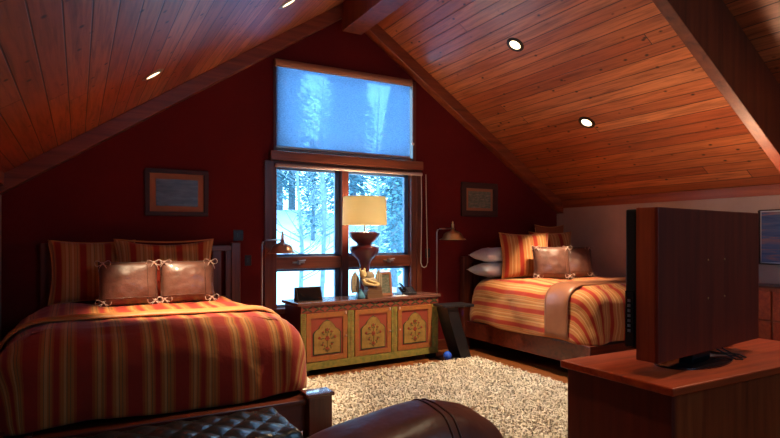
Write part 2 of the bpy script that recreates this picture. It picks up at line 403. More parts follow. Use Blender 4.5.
# side casings
box(WX0 - .11, WX0, YB - .03, YB, 0.62, 2.38).build('trim_8', M['bedwoodv'], kind='structure', bevel=.004)
box(WX1, WX1 + .08, YB - .03, YB, 0.62, 2.38).build('trim_9', M['bedwoodv'], kind='structure', bevel=.004)
w3 = structure('window_3')
fr = MB(); a, b = YF - .14, YF + .02
fr.box(2.25, 2.31, a, b, 2.0, 3.6).box(3.43, 3.49, a, b, 2.0, 3.6).box(2.25, 3.49, a, b, 2.0, 2.06).box(2.25, 3.49, a, b, 3.54, 3.6).box(2.84, 2.90, a, b, 2.0, 3.6)
fr.build('window_frame', M['trimv'], w3)
box(2.29, 3.45, a + .07, a + .076, 2.04, 3.56).build('pane', M['glass'], w3)

# blinds
rs = thing('roller_shade', 'translucent blue-white roller shade pulled down over the upper window', 'window shade', (2.87, YB - .05, 2.53))
box(-.90, .87, -.004, 0, .02, .93).build('shade_fabric', M['screen'], rs)
box(-.905, .875, -.012, .008, 0, .022).build('bottom_bar', M['steel'], rs, bevel=.003)
m = MB(); m.T = Matrix.Translation((0, 0, .97)) @ Matrix.Rotation(PI / 2, 4, 'Y'); m.lathe([(.045, -.92), (.045, .89)], seg=20)
m.build('roller_tube', M['mat'], rs, smooth='auto')
m = MB().tube([(.90, -.02, .97), (.90, -.02, .19)], .004, 6); m.box(.89, .925, -.03, -.005, .17, .20).build('shade_cord', M['cord'], rs)
ls = thing('rolled_shade', 'narrow rolled-up shade with cord loop at the head of the lower window', 'window shade', (2.9, YB - .06, 2.33))
m = MB(); m.T = Matrix.Rotation(PI / 2, 4, 'Y'); m.lathe([(.022, -.94), (.022, 1.02)], seg=14); m.build('shade_roll', M['tie'], ls, smooth='auto')
zs = [0, -.4, -.9, -1.15, -1.2, -1.215, -1.2, -1.15, -.9, -.4, 0]; xs = [0, .005, .0, -.005, .01, .035, .06, .075, .07, .06, .055]
MB().tube([(1.0 + x * 1.3, -.02, z) for x, z in zip(xs, zs)], .006, 6).build('cord_loop', M['cord'], ls)

# ------------------------------------------------------------------ recessed lights
def spot(name, loc, e, size, blend, color, tgt):
    d = bpy.data.lights.new(name, 'SPOT'); d.energy = e; d.spot_size = size; d.spot_blend = blend; d.color = color; d.shadow_soft_size = .04
    o = bpy.data.objects.new(name, d); COL.objects.link(o); o.location = loc
    o.rotation_euler = (Vector(tgt) - Vector(loc)).to_track_quat('-Z', 'Y').to_euler(); return o
WARM = (1, .76, .48)
def downlight(x, y, label, e, tgt, size=62, blend=.6):
    z = zc(x); n = math.atan(K) * (1 if x > XC else -1)
    r = thing('recessed_light', label, 'ceiling light', (x, y, z), 0, 'recessed lights in the boarded ceiling')
    r.rotation_euler = (0, n, 0)
    MB().lathe([(.062, -.002), (.064, -.010), (.084, -.006), (.088, 0), (.062, -.001)], seg=36).lathe([(.084, -.003), (.098, -.004), (.100, .001), (.084, .001)], seg=36).build('trim_ring', M['ringdark'] if x > XC else M['ringlight'], r, smooth='auto')
    MB().lathe([(0.0001, -.005), (.064, -.004)], seg=32).build('lens', M['lens'], r)
    spot('downlight_spot', (x, y, z - .06), e, math.radians(size), blend, WARM, tgt)
downlight(.53, 4.92, 'recessed light low on the left slope, over the left bed', 470, (.85, 5.05, .8), 54, .7)
downlight(1.58, 4.64, 'recessed light high on the left slope near the ridge', 260, (1.38, 4.75, .9), 38)
downlight(4.09, 4.59, 'recessed light high on the right slope, nearer the ridge beam', 760, (3.2, 4.3, 0), 85)
downlight(5.18, 4.59, 'recessed light low on the right slope, over the right bed', 420, (5.3, 5.1, .95), 46, .6)

downlight(1.58, 1.6, 'recessed light added to brighten the armchair, outside the view', 65, (1.3, 1.7, 0), 62)  # unseen lamp, added to lift the armchair out of the dark
downlight(4.16, 1.6, 'recessed light added to brighten the television cabinet, outside the view', 120, (3.5, 1.5, 0), 80)  # unseen lamp, added for light on the cabinet top and cross beam

# ------------------------------------------------------------------ pictures
def picture(label, loc, rz, w, h, fw, mw, fm, mm, am):
    r = thing('framed_picture', label, 'picture', loc, rz)
    m = MB(); m.box(-w / 2, w / 2, -.03, 0, 0, fw).box(-w / 2, w / 2, -.03, 0, h - fw, h).box(-w / 2, -w / 2 + fw, -.03, 0, fw, h - fw).box(w / 2 - fw, w / 2, -.03, 0, fw, h - fw)
    m.build('frame', fm, r, bevel=.005)
    box(-w / 2 + fw, w / 2 - fw, -.012, -.002, fw, h - fw).build('mat_board', mm, r)
    box(-w / 2 + fw + mw, w / 2 - fw - mw, -.016, -.012, fw + mw, h - fw - mw).build('print', am, r)
picture('dark framed seascape with tan mat on the wall above the left bed', (.91, YB, 1.73), 0, .627, .49, .045, .06, M['frame'], M['mat'], M['art1'])
picture('small dark framed print on the wall between window and right bed', (4.905, YB, 1.80), 0, .63, .47, .08, .04, M['frame'], M['mat'], M['art2'])
picture('blue lake picture on the right knee wall beyond the television', (XR - .001, 2.75, 1.22), -PI / 2, 1.15, .58, .012, .012, M['frame'], M['matw'], M['art3'])

# wall plates
def plate(label, x, z, w=.075):
    r = thing('wall_plate', label, 'outlet', (x, YB, z), 0)
    box(-w / 2, w / 2, -.008, 0, -.06, .06).build('cover', M['socket'], r, bevel=.003)
    box(-.012, .012, -.013, -.007, -.025, .025).build('switch_lever', M['black'], r)
plate('dark bronze wall plate left of the window, above the bedhead side', 1.66, 1.25)
plate('dark bronze wall plate right of the window beside the cord', 4.05, 1.30)
plate('dark switch plate close to the top right of the left bedhead', 1.55, 1.53, .11)

# ------------------------------------------------------------------ beds
def noise3(p, s): return mn.noise(Vector(p) * s)
def bedspread(x0, x1, y0, y1, top, bottom, mat, side, rad=.2, cr=.18, amp=.012, seed=0, hump=.03):
    """cloth over a mattress; outline rounded rectangle; rings from the middle out and down. Stripe coordinate runs across X."""
    cx, cy = (x0 + x1) / 2, (y0 + y1) / 2; hx, hy = (x1 - x0) / 2, (y1 - y0) / 2
    out = []
    def arc(ax, ay, a0, n=9):
        for k in range(n):
            a = a0 + PI / 2 * k / (n - 1); out.append((ax + cr * math.cos(a), ay + cr * math.sin(a), math.cos(a), math.sin(a)))
    def line(p, q, nrm, n):
        for k in range(1, n): out.append((p[0] + (q[0] - p[0]) * k / n, p[1] + (q[1] - p[1]) * k / n, *nrm))
    arc(cx + hx - cr, cy + hy - cr, 0); line((cx + hx - cr, cy + hy), (cx - hx + cr, cy + hy), (0, 1), 40)
    arc(cx - hx + cr, cy + hy - cr, PI / 2); line((cx - hx, cy + hy - cr), (cx - hx, cy - hy + cr), (-1, 0), 44)
    arc(cx - hx + cr, cy - hy + cr, PI); line((cx - hx + cr, cy - hy), (cx + hx - cr, cy - hy), (0, -1), 40)
    arc(cx + hx - cr, cy - hy + cr, 1.5 * PI); line((cx + hx, cy - hy + cr), (cx + hx, cy + hy - cr), (1, 0), 44)
    n = len(out); vs = []; us = []
    ks = [.0, .12, .24, .36, .48, .6, .7, .8, .88, .94]
    def inner(o): return (o[0] - o[2] * rad, o[1] - o[3] * rad)
    def wob(x, y, z): return amp * (noise3((x + seed, y, z), 2.2) * 1.6 + noise3((x, y + seed, z), 6) * .7)
    for k in ks + [1.0]:
        for o in out:
            ix, iy = inner(o); x = cx + (ix - cx) * k; y = cy + (iy - cy) * k
            q = 1 - (max(abs(x - cx) / hx, 0)) ** 3 * .6
            vs.append((x, y, top - hump + hump * q + wob(x, y, 0))); us.append((x, y))
    for j in range(1, 9):
        a = PI / 2 * j / 8
        for o in out:
            ix, iy = inner(o); d = math.sin(a) * rad
            x, y, z = ix + o[2] * d, iy + o[3] * d, top - hump * .6 - rad * (1 - math.cos(a))
            w_ = wob(x, y, z) * 1.5
            vs.append((x + o[2] * w_, y + o[3] * w_, z + w_ * .5)); us.append((ix + o[2] * a * rad, iy + o[3] * a * rad))
    zt = top - hump * .6 - rad; nd = 12
    for j in range(1, nd + 1):
        for i, o in enumerate(out):
            q = j / nd; z = zt + (bottom - zt) * q
            ph = (o[0] * 1.0 + o[1] * 1.0) * side
            fl = .02 * q + .022 * q * math.sin(ph * 9 + 2 * noise3((o[0], o[1], seed), 2)) + wob(o[0], o[1], z) * 1.4 - .03 * max(0, q - .75) * 4 * .5
            z += .015 * math.sin(ph * 5) * q
            vs.append((o[0] + o[2] * fl, o[1] + o[3] * fl, z)); us.append((o[0] - o[2] * rad + o[2] * (rad * 1.57 + zt - z), o[1] - o[3] * rad + o[3] * (zt - z)))
    rings = len(ks) + 1 + 8 + nd
    fs = [(j * n + i, j * n + (i + 1) % n, (j + 1) * n + (i + 1) % n, (j + 1) * n + i) for j in range(1, rings - 1) for i in range(n)]
    fs = [(j * n + i, j * n + (i + 1) % n, (j + 1) * n + (i + 1) % n, (j + 1) * n + i) for j in range(0, rings - 1) for i in range(n)]
    fs.append(tuple(range((rings - 1) * n, rings * n)))
    m = MB(); m.add(vs, fs, us); return m

def throw_band(x0, x1, top, rad, bottom_l, bottom_r, y0, y1, off, wav, mat, name, drop_noise=0.0, taper=0.0):
    """strip of cloth laid across a bed and hanging over its sides, with thickness"""
    prof = []
    def P(x, z, nx, nz): prof.append((x, z, nx, nz))
    for k in range(6): P(x0, bottom_l + (top - rad - bottom_l) * k / 6, -1, 0)
    for k in range(7): a = PI / 2 * k / 6; P(x0 + rad - rad * math.cos(a), top - rad + rad * math.sin(a), -math.cos(a), math.sin(a))
    for k in range(1, 16): P(x0 + rad + (x1 - x0 - 2 * rad) * k / 16, top, 0, 1)
    for k in range(7): a = PI / 2 * k / 6; P(x1 - rad + rad * math.sin(a), top - rad + rad * math.cos(a), math.sin(a), math.cos(a))
    for k in range(1, 7): P(x1, top - rad + (bottom_r - top + rad) * k / 6, 1, 0)
    n = len(prof); ny = 12; m = MB(); vs = []
    for lay in (0, 1):
        for j in range(ny + 1):
            for (x, z, nx, nz) in prof:
                t = j / ny; y = y0 + (y1 - y0) * t + wav * math.sin(x * 3.1 + 1) + taper * (x - x0) * t
                e = (off + .014) if lay else off
                e2 = e + (.012 * math.sin(PI * t) + .008 * noise3((x, y, z), 5)) * lay
                if j in (0, ny) and lay: e2 = off + .006
                vs.append((x + nx * e2, y, z + nz * e2))
    N1 = (ny + 1) * n; fs = []
    for lay in (0, 1):
        for j in range(ny):
            for i in range(n - 1):
                a = lay * N1 + j * n + i; fs.append((a, a + 1, a + n + 1, a + n))
    for j in range(ny):
        for i in (0, n - 1):
            a = j * n + i; fs.append((a, a + n, a + n + N1, a + N1))
    for i in range(n - 1):
        for j in (0, ny):
            a = j * n + i; fs.append((a, a + 1, a + 1 + N1, a + N1))
    m.add(vs, fs); return m.build(name, mat, smooth=True)

def pillow_mb(w, h, t, pinch=.10, n=22, uvs=1.0, flange=0.0, sag=0.0, seed=0, crease=.0):
    """cushion standing in the XZ plane, base at z=0, thickness along Y"""
    m = MB(); vs = []; us = []
    for s_ in (1, -1):
        for j in range(n + 1):
            for i in range(n + 1):
                a = -1 + 2 * i / n; b = -1 + 2 * j / n
                px = a * (1 - pinch * (1 - abs(a) ** 3 * 0) * (math.cos(b * PI / 2) * .0 + (1 - abs(b) ** 2) * abs(a) ** 3))
                pz = b * (1 - pinch * (1 - abs(a) ** 2) * abs(b) ** 3)
                d = max(0, (1 - abs(a) ** 2.6) * (1 - abs(b) ** 2.6)) ** .52
                if flange:
                    fa = min(1, max(0, (1 - max(abs(a), abs(b))) / flange)); d = d * (fa ** .6)
                z = (pz + 1) * h / 2
                th = t / 2 * d * (1 + .25 * (-b) * sag) + .004
                wr = .012 * noise3((a * 2 + seed, b * 2, s_), 1.3) * d + .005 * noise3((a * 5, b * 5 + seed, s_), 1.5) * d
                vs.append((px * w / 2, s_ * -th + wr, z - sag * .03 * (1 - a * a) * max(0, b))); us.append((a * w / 2 * uvs, b * h / 2))
    N1 = (n + 1) ** 2; fs = []
    for s_ in (0, 1):
        for j in range(n):
            for i in range(n):
                a = s_ * N1 + j * (n + 1) + i; fs.append((a, a + 1, a + n + 2, a + n + 1))
    for k in range(n):
        for (a, b) in ((k, k + 1), (n * (n + 1) + k, n * (n + 1) + k + 1), (k * (n + 1), (k + 1) * (n + 1)), (k * (n + 1) + n, (k + 1) * (n + 1) + n)):
            fs.append((a, b, b + N1, a + N1))
    m.add(vs, fs, us); return m
def place_pillow(name, label, cat, loc, rz, lean, w, h, t, mat, group=None, roll=0, **kw):
    r = thing(name, label, cat, loc, rz, group); r.rotation_euler = Matrix.Identity(3).to_euler()
    r.rotation_euler = (Matrix.Rotation(rz, 3, 'Z') @ Matrix.Rotation(lean, 3, 'X') @ Matrix.Rotation(roll, 3, 'Y')).to_euler()
    pillow_mb(w, h, t, **kw).build('cushion_cover', mat, r, smooth=True)
    pts = []
    ww, hh = w / 2, h
    n = 14; pin = kw.get('pinch', .10)
    def e(a, b): return (a * (1 - pin * (1 - b * b) * abs(a) ** 3) * ww, 0, (b * (1 - pin * (1 - a * a) * abs(b) ** 3) + 1) * hh / 2)
    for k in range(n): pts.append(e(-1 + 2 * k / n, -1))
    for k in range(n): pts.append(e(1, -1 + 2 * k / n))
    for k in range(n): pts.append(e(1 - 2 * k / n, 1))
    for k in range(n): pts.append(e(-1, 1 - 2 * k / n))
    return r, pts
def sham(label, loc, rz, lean, w, h, t, mat, **kw):
    r, pts = place_pillow('striped_pillow', label, 'pillow', loc, rz, lean, w, h, t, mat, **kw)
    MB().tube(pts, .008, 6, True).build('piping', M['orange'], r, smooth=True); return r
def bow(x, z, r, sx, y=-.02, s=1.0):
    """cord bow tied at a pillow corner"""
    m = MB()
    for k in (-1, 1):
        lp = [(x + k * s * .045 * math.sin(a) * 1.0 * math.cos(a * .5), y - .012 * math.sin(a), z + s * .03 * math.sin(2 * a) * .9 + .004) for a in [PI * q / 9 for q in range(10)]]
        lp = [(x + k * s * (.055 * math.sin(PI * q / 9)), y - .014 * math.sin(PI * q / 9), z + s * .022 * math.sin(2 * PI * q / 9)) for q in range(10)]
        m.tube(lp, .0032, 6)
        m.tube([(x, y - .01, z), (x + k * .022 * s, y - .018, z - .03 * s), (x + k * .032 * s, y - .012, z - .065 * s)], .0030, 6)
    m.sup((x, y - .012, z), (.011 * s, .009, .011 * s), 1, 1, 10, 8)
    m.build('tie', M['tie'], r, smooth=True)
def leather_pillow(label, loc, rz, lean, w=.47, h=.42, t=.17, group=None, seed=0):
    r, pts = place_pillow('leather_pillow', label, 'pillow', loc, rz, lean, w, h, t, M['pleather'], pinch=.05, seed=seed, group=group)
    MB().tube(pts, .006, 6, True).build('edge_seam', M['pleather2'], r, smooth=True)
    # stitched panel seams following the face
    def face_y(a, b):
        d = max(0, (1 - abs(a) ** 2.6) * (1 - abs(b) ** 2.6)) ** .52
        wr = .012 * noise3((a * 2 + seed, b * 2, 1), 1.3) * d + .005 * noise3((a * 5, b * 5 + seed, 1), 1.5) * d
        return -(t / 2 * d + .004) + wr - .001
    def pt(a, b): return (a * (1 - .05 * (1 - b * b) * abs(a) ** 3) * w / 2, face_y(a, b), (b * (1 - .05 * (1 - a * a) * abs(b) ** 3) + 1) * h / 2)
    m = MB(); m.tube([pt(.62, -.95 + 1.9 * k / 16) for k in range(17)], .0035, 5); m.tube([pt(-.95 + 1.9 * k / 16, -.66) for k in range(17)], .0035, 5)
    m.build('panel_seam', M['pleather2'], r, smooth=True)
    for a in (-.86, .86):
        for b in (.9, -.8): bow(a * w / 2, (b + 1) * h / 2, r, a, face_y(a, b) - .004, 1.15)
    return r

# ---- left bed
lb = thing('bed', 'dark wooden bed with slatted bedhead and corner posts, under the left slope', 'bed', (.62, 6.2, 0))
def bed_parts(root, hx, length, hz, side_z0, side_z1, posts=True, foot=True):
    box(-hx, hx, -.05, .0, hz - .09, hz - .03).build('bedhead_rail', M['bedwood'], root, bevel=.006)
    box(-hx, hx, -.045, -.005, .35, .45).build('bedhead_rail', M['bedwood'], root, bevel=.006)
    n = int(2 * hx / .13)
    for k in range(n):
        x = -hx + .06 + (2 * hx - .12) * k / (n - 1)
        box(x - .045, x + .045, -.035, -.015, .45, hz - .09).build('bedhead_slat', M['bedwoodv'], root, bevel=.003)
    for s_ in (-1, 1):
        box(s_ * hx - .05, s_ * hx + .05, -.06, .02, 0, hz).build('bedhead_post', M['bedwoodv'], root, bevel=.006)
        box(s_ * (hx - .0) - .02, s_ * (hx) + .02, -length, -.06, side_z0, side_z1).build('side_rail', M['bedwood'], root, bevel=.006)
    box(-hx + .02, hx - .02, -length + .0, -.06, side_z1 - .06, side_z1 - .02).build('slat_base', M['bedwood'], root)
bed_parts(lb, .88, 2.28, 1.45, .10, .33)
m = MB(); m.box(-1.02, .84, -2.32, -2.28, .09, .29).box(-1.02, .84, -2.35, -2.26, .29, .325).build('footboard', M['bedwood'], lb, bevel=.006)
for x in (-1.1, .92):
    box(x - .09, x + .09, -2.40, -2.26, 0, .345).build('foot_post', M['bedwoodv'], lb, bevel=.006)
    box(x - .105, x + .105, -2.415, -2.25, .345, .372).build('post_cap', M['cap'], lb, bevel=.006)
sp = bedspread(-.48, 1.55, 3.98, 6.12, .90, .34, M['stripe'], 1, rad=.27, cr=.22, amp=.018, seed=3).build('striped_bedspread', M['stripe'], smooth=True)
tag(sp, 'red and gold striped bedspread hanging over the left bed', 'bedspread')
tb = throw_band(-.48, 1.55, .897, .27, .55, .62, 4.60, 4.80, .010, .03, M['orange'], 'folded_blanket')
tag(tb, 'plain orange folded blanket band laid across the left bed', 'blanket')
sham('striped pillow in shadow at the far left of the left bed', (.13, 5.96, .89), .05, -.2, .74, .60, .2, M['sham'], seed=1)
sham('wide gold and red striped pillow behind the two leather ones on the left bed', (.75, 5.80, .90), -.02, -.2, .92, .60, .2, M['sham'], seed=5, sag=1)
leather_pillow('brown leather pillow with corner ties, left one on the left bed', (.40, 5.52, .885), .03, -.22, .49, .41, seed=2)
leather_pillow('brown leather pillow with corner ties, right one on the left bed', (.91, 5.56, .885), -.04, -.24, .49, .41, seed=8)

# ---- right bed
rb = thing('bed', 'low cherry wood platform bed along the right knee wall', 'bed', (5.47, 6.2, 0))
bed_parts(rb, .86, 2.12, 1.25, .16, .38)
m = MB(); m.box(-.88, .88, -2.18, -2.12, .16, .38).build('footboard', M['bedwood'], rb, bevel=.006)
for x in (-.8, .8): box(x - .06, x + .06, -2.12, -2.0, 0, .16).build('foot_leg', M['bedwood'], rb)
sp = bedspread(4.57, 6.36, 4.02, 6.12, .975, .385, M['stripe2'], 1, rad=.2, cr=.26, amp=.016, seed=9).build('striped_bedspread', M['stripe2'], smooth=True)
tag(sp, 'orange and red striped bedspread covering the right bed', 'bedspread')
tb = throw_band(4.57, 6.36, .972, .2, .42, .60, 4.28, 4.62, .012, .02, M['throw'], 'satin_throw', taper=.15)
tag(tb, 'bronze satin throw draped over the foot end of the right bed', 'blanket')
def flat_pillow(label, loc, rz, w, d, h, mat, seed):
    r = thing('white_pillow', label, 'pillow', loc, rz, None)
    r.rotation_euler = (Matrix.Rotation(rz, 3, 'Z') @ Matrix.Rotation(-PI / 2, 3, 'X')).to_euler()
    pillow_mb(w, d, h, pinch=.1, seed=seed).build('pillow_case', mat, r, smooth=True)
flat_pillow('white sleeping pillow, upper of the two stacked on the right bed', (4.92, 5.70, 1.27), 0, .60, .42, .19, M['linen'], 1)
flat_pillow('white sleeping pillow, lower of the two stacked on the right bed', (4.89, 5.68, 1.075), 0, .62, .42, .19, M['linen'], 4)
sham('striped pillow next to the white pillows on the right bed', (5.12, 5.52, .975), -.30, -.16, .70, .60, .18, M['sham'], seed=3)
sham('striped pillow behind the leather ones on the right bed', (5.74, 5.66, .975), -.25, -.16, .66, .62, .18, M['sham'], seed=6)
sham('rust coloured pillow at the back corner by the knee wall', (6.08, 6.03, .975), -.03, -.08, .56, .72, .13, M['rust'], seed=11)
leather_pillow('front leather pillow with ties, brightly lit on the right bed', (5.26, 5.20, .97), -.42, -.22, .48, .43, seed=12)
leather_pillow('leather pillow with ties, leaning behind the lit one near the knee wall', (5.86, 5.36, .97), -.45, -.25, .46, .42, seed=15)

# ------------------------------------------------------------------ rug
rx0, rx1, ry0, ry1 = 1.72, 4.27, 2.1, 5.50
rug = thing('shag_rug', 'cream shaggy rug on the wooden floor between the beds', 'rug', (0, 0, 0))
box(rx0, rx1, ry0, ry1, 0.002, .014).build('backing', M['rugbase'], rug)
vs = []; fs = []
RR = random.Random(3)
for k in range(38000):
    x = RR.uniform(rx0, rx1); y = ry1 - (ry1 - ry0) * RR.random() ** 1.0
    a = RR.uniform(0, 2 * PI); lean = RR.uniform(.15, 1.0); ln = RR.uniform(.03, .06); w_ = RR.uniform(.005, .009)
    dx, dy = math.cos(a), math.sin(a); hx_, hy_ = -dy * w_, dx * w_
    p1 = (x + dx * ln * lean * .4, y + dy * ln * lean * .4, .012 + ln * .6); p2 = (x + dx * ln * lean, y + dy * ln * lean, .012 + ln * (1.0 - .55 * lean))
    b = len(vs)
    vs += [(x - hx_, y - hy_, .012), (x + hx_, y + hy_, .012), (p1[0] + hx_, p1[1] + hy_, p1[2]), (p1[0] - hx_, p1[1] - hy_, p1[2]), (p2[0] + hx_ * .7, p2[1] + hy_ * .7, p2[2]), (p2[0] - hx_ * .7, p2[1] - hy_ * .7, p2[2])]
    fs += [(b, b + 1, b + 2, b + 3), (b + 3, b + 2, b + 4, b + 5)]
me = bpy.data.meshes.new('pile'); me.from_pydata(vs, [], fs); me.materials.append(M['rug'])
po = bpy.data.objects.new('pile', me); COL.objects.link(po); po.parent = rug; po['kind'] = 'stuff'

# ------------------------------------------------------------------ painted sideboard
sb = thing('sideboard', 'painted three-door sideboard with flower panels under the window', 'cabinet', (2.085, 5.72, 0), math.radians(4))
W, D, H = 1.86, .44, .80
box(-.04, W + .03, -.03, D, H - .035, H).build('top', M['cabtop'], sb, bevel=.006)
box(0, .02, .005, D - .01, .07, H - .035).build('side_panel', M['cabside'], sb)
box(W - .02, W, .005, D - .01, .07, H - .035).build('side_panel', M['cabside'], sb)
box(.02, W - .02, D - .03, D - .01, .07, H - .035).build('back_panel', M['cabside'], sb)
box(.02, W - .02, .02, .035, .10, H - .11).build('carcass_front', M['gline'], sb)
fz = box(0.0, W, -.012, .02, H - .115, H - .035).build('frieze', M['rdoor'], sb, bevel=.003)
m = MB(); nX = 13
for k in range(nX):
    x = .07 + (W - .14) * k / (nX - 1)
    for q in ((1, 1), (1, -1)):
        dx, dz = .055, .026
        m.prism([(x - dx, H - .075 - dz * q[1] - .008), (x - dx, H - .075 - dz * q[1] + .008), (x + dx, H - .075 + dz * q[1] + .008), (x + dx, H - .075 + dz * q[1] - .008)], -.016, -.012)
m.build('lattice_pattern', M['gline'], fz)
m = MB()
for k in range(nX): m.sup((.07 + (W - .14) * k / (nX - 1), -.014, H - .075), (.016, .005, .016), 1, 1, 12, 8)
m.build('rosettes', M['motifg'], fz)
box(0, W, -.010, .02, .065, .145).build('plinth_band', M['gpaint'], sb, bevel=.003)
for x in (.06, W - .06): box(x - .05, x + .05, .02, .12, 0, .065).build('foot', M['black'], sb)
for x in (.06, W - .06): box(x - .05, x + .05, D - .13, D - .03, 0, .065).build('foot', M['black'], sb)
dx0 = [.065, .665, 1.255]; dw = [.50, .49, .50]
px = [(0, .06), (.575, .655), (1.165, 1.245), (1.765, W)]
for a, b in px:
    p = box(a, b, -.010, .02, .145, H - .115).build('pilaster', M['gpaint'], sb, bevel=.003)
    m = MB(); n = 26
    for k in range(n):
        z = .16 + (H - .29) * k / n; m.box((a + b) / 2 - .016, (a + b) / 2 + .016, -.014, -.009, z, z + .011)
    m.build('ladder_carving', M['ydoor'], p)
for x, w_ in zip(dx0, dw):
    z0, z1 = .15, H - .12
    r = bpy.data.objects.new('door', None); COL.objects.link(r); r.parent = sb
    r.location = (x, -.012, z0)
    h_ = z1 - z0; fw = .055
    m = MB(); m.box(0, w_, 0, .02, 0, fw).box(0, w_, 0, .02, h_ - fw, h_).box(0, fw, 0, .02, fw, h_ - fw).box(w_ - fw, w_, 0, .02, fw, h_ - fw)
    m.build('door_frame', M['odoor'], r, bevel=.004)
    box(fw, w_ - fw, .010, .018, fw, h_ - fw).build('spandrel', M['rdoor'], r)
    cx = w_ / 2; a0, a1 = fw + .022, w_ - fw - .022; hw = (a1 - a0) / 2
    def archpts(g, base):
        tp = h_ - fw - .022 - g * 1.0; sh = h_ - fw - .17
        L_ = [(a0 + g, base + g), (a1 - g, base + g), (a1 - g, sh)]
        L_ += [(cx + (hw - g) * .84, sh + .03), (cx + (hw - g) * .62, sh + .05), (cx + (hw - g) * .50, sh + .085), (cx + (hw - g) * .26, sh + .122), (cx, tp), (cx - (hw - g) * .26, sh + .122), (cx - (hw - g) * .50, sh + .085), (cx - (hw - g) * .62, sh + .05), (cx - (hw - g) * .84, sh + .03), (a0 + g, sh)]
        return L_
    MB().prism(archpts(0, fw + .012), .006, .011).build('arch_border', M['gline'], r)
    MB().prism(archpts(.014, fw + .012), .002, .007).build('arch_panel', M['ydoor'], r)
    m = MB(); mg = MB(); cz = fw + .165
    def flower(cx_, cz_, rr):
        m.sup((cx_, .0, cz_), (rr * .5, .003, rr * .5), 1, 1, 10, 6)
        for q in range(6):
            an = q * PI / 3; m.sup((cx_ + rr * .75 * math.cos(an), .001, cz_ + rr * .75 * math.sin(an)), (rr * .38, .003, rr * .38), 1, 1, 8, 6)
    for (fx, fz_, rr) in ((0, 0.02, .026), (0, .10, .018), (-.085, .03, .016), (.085, .03, .016), (0, -.075, .022), (-.05, -.035, .012), (.05, -.035, .012), (-.045, .08, .012), (.045, .08, .012)):
        flower(cx + fx * 1.12, cz + fz_ * 1.2, rr)
    def leaf(cx_, cz_, an, l_):
        dx_, dz_ = math.cos(an), math.sin(an); w2 = l_ * .22
        mg.prism([(cx_, cz_), (cx_ + dx_ * l_ * .5 - dz_ * w2, cz_ + dz_ * l_ * .5 + dx_ * w2), (cx_ + dx_ * l_, cz_ + dz_ * l_), (cx_ + dx_ * l_ * .5 + dz_ * w2, cz_ + dz_ * l_ * .5 - dx_ * w2)], -.001, .002)
    for q in range(22):
        rr_ = random.Random(q); an = q * 2 * PI / 22
        leaf(cx + (.045 + .02 * (q % 2)) * math.cos(an), cz + .012 + (.07 + .03 * (q % 2)) * math.sin(an), an + .6 - 1.2 * (q % 2), .035)
    mg.box(cx - .003, cx + .003, -.001, .002, cz - .13, cz + .14)
    mg.box(cx - .08, cx + .08, -.001, .002, cz + .022, cz + .028)
    for q in range(8): leaf(cx, cz - .09, -PI / 2 + (q - 3.5) * .35, .035)
    m.build('flower_motif', M['motifr'], r, smooth=True); mg.build('leaf_motif', M['motifg'], r)
    kx = w_ - .02 if x < 1.2 else .02
    MB().sup((kx, -.012, h_ * .48), (.010, .012, .012), 1, 1, 12, 8).build('knob', M['tie'], r, smooth=True)
    MB().sup((kx, -.004, h_ * .97), (.012, .006, .02), 1, 1, 12, 8).build('hinge_patch', M['tie'], r, smooth=True)

# world placement on top of the sideboard
def on_sb(x, y, z=H):
    a = math.radians(4); return (2.085 + x * math.cos(a) - y * math.sin(a), 5.72 + x * math.sin(a) + y * math.cos(a), z)

# ---- table lamp
tl = thing('table_lamp', 'lit table lamp with cream drum shade and plum tiered base before the window', 'lamp', on_sb(.93, .225), 0)
prof = [(.0001, 0), (.10, 0), (.105, .03), (.08, .06), (.065, .12), (.06, .20), (.058, .30), (.062, .38), (.085, .44), (.145, .50), (.172, .55), (.176, .585),
        (.165, .602), (.10, .61), (.085, .625), (.10, .645), (.15, .685), (.182, .73), (.186, .757), (.175, .772), (.06, .765), (.02, .775), (.0001, .778)]
m = MB(); m.lathe(prof, seg=40)
# faceted lotus: slight square-ish modulation
m.v = [((x * (1 + .07 * math.cos(4 * math.atan2(y, x)))), y * (1 + .07 * math.cos(4 * math.atan2(y, x))), z) for x, y, z in m.v]
m.build('lamp_base', M['ceramic'], tl, smooth=True)
MB().tube([(0, 0, .77), (0, 0, .98)], .008, 8).build('lamp_stem', M['brass'], tl)
MB().sup((0, 0, 1.03), (.03, .03, .045), 1, 1, 16, 12).build('light_bulb', emis('bulb', (1, .75, .4), 8), tl, smooth=True)
m = MB(); h0, h1, r0, r1 = .855, 1.19, .268, .258; seg = 48
vs = []
for (r_, z_) in ((r0, h0), (r1, h1), (r1 - .004, h1), (r0 - .004, h0)):
    vs += [(r_ * math.cos(2 * PI * k / seg), r_ * math.sin(2 * PI * k / seg), z_) for k in range(seg)]
m.add(vs, [(j * seg + k, j * seg + (k + 1) % seg, ((j + 1) % 4) * seg + (k + 1) % seg, ((j + 1) % 4) * seg + k) for j in range(4) for k in range(seg)])
m.build('lamp_shade', M['lshade'], tl, smooth='auto')
m = MB()
for k in range(3): a = 2 * PI * k / 3; m.tube([(0, 0, 1.10), (.255 * math.cos(a), .255 * math.sin(a), 1.17)], .003, 6)
m.tube([(0, 0, .98), (0, 0, 1.12)], .004, 6); m.build('shade_spider', M['brass'], tl)
pl = bpy.data.lights.new('lamp_glow', 'POINT'); pl.energy = 55; pl.color = (1, .78, .48); pl.shadow_soft_size = .05
po = bpy.data.objects.new('lamp_glow', pl); COL.objects.link(po); p = on_sb(.93, .225); po.location = (p[0], p[1], H + 1.03)

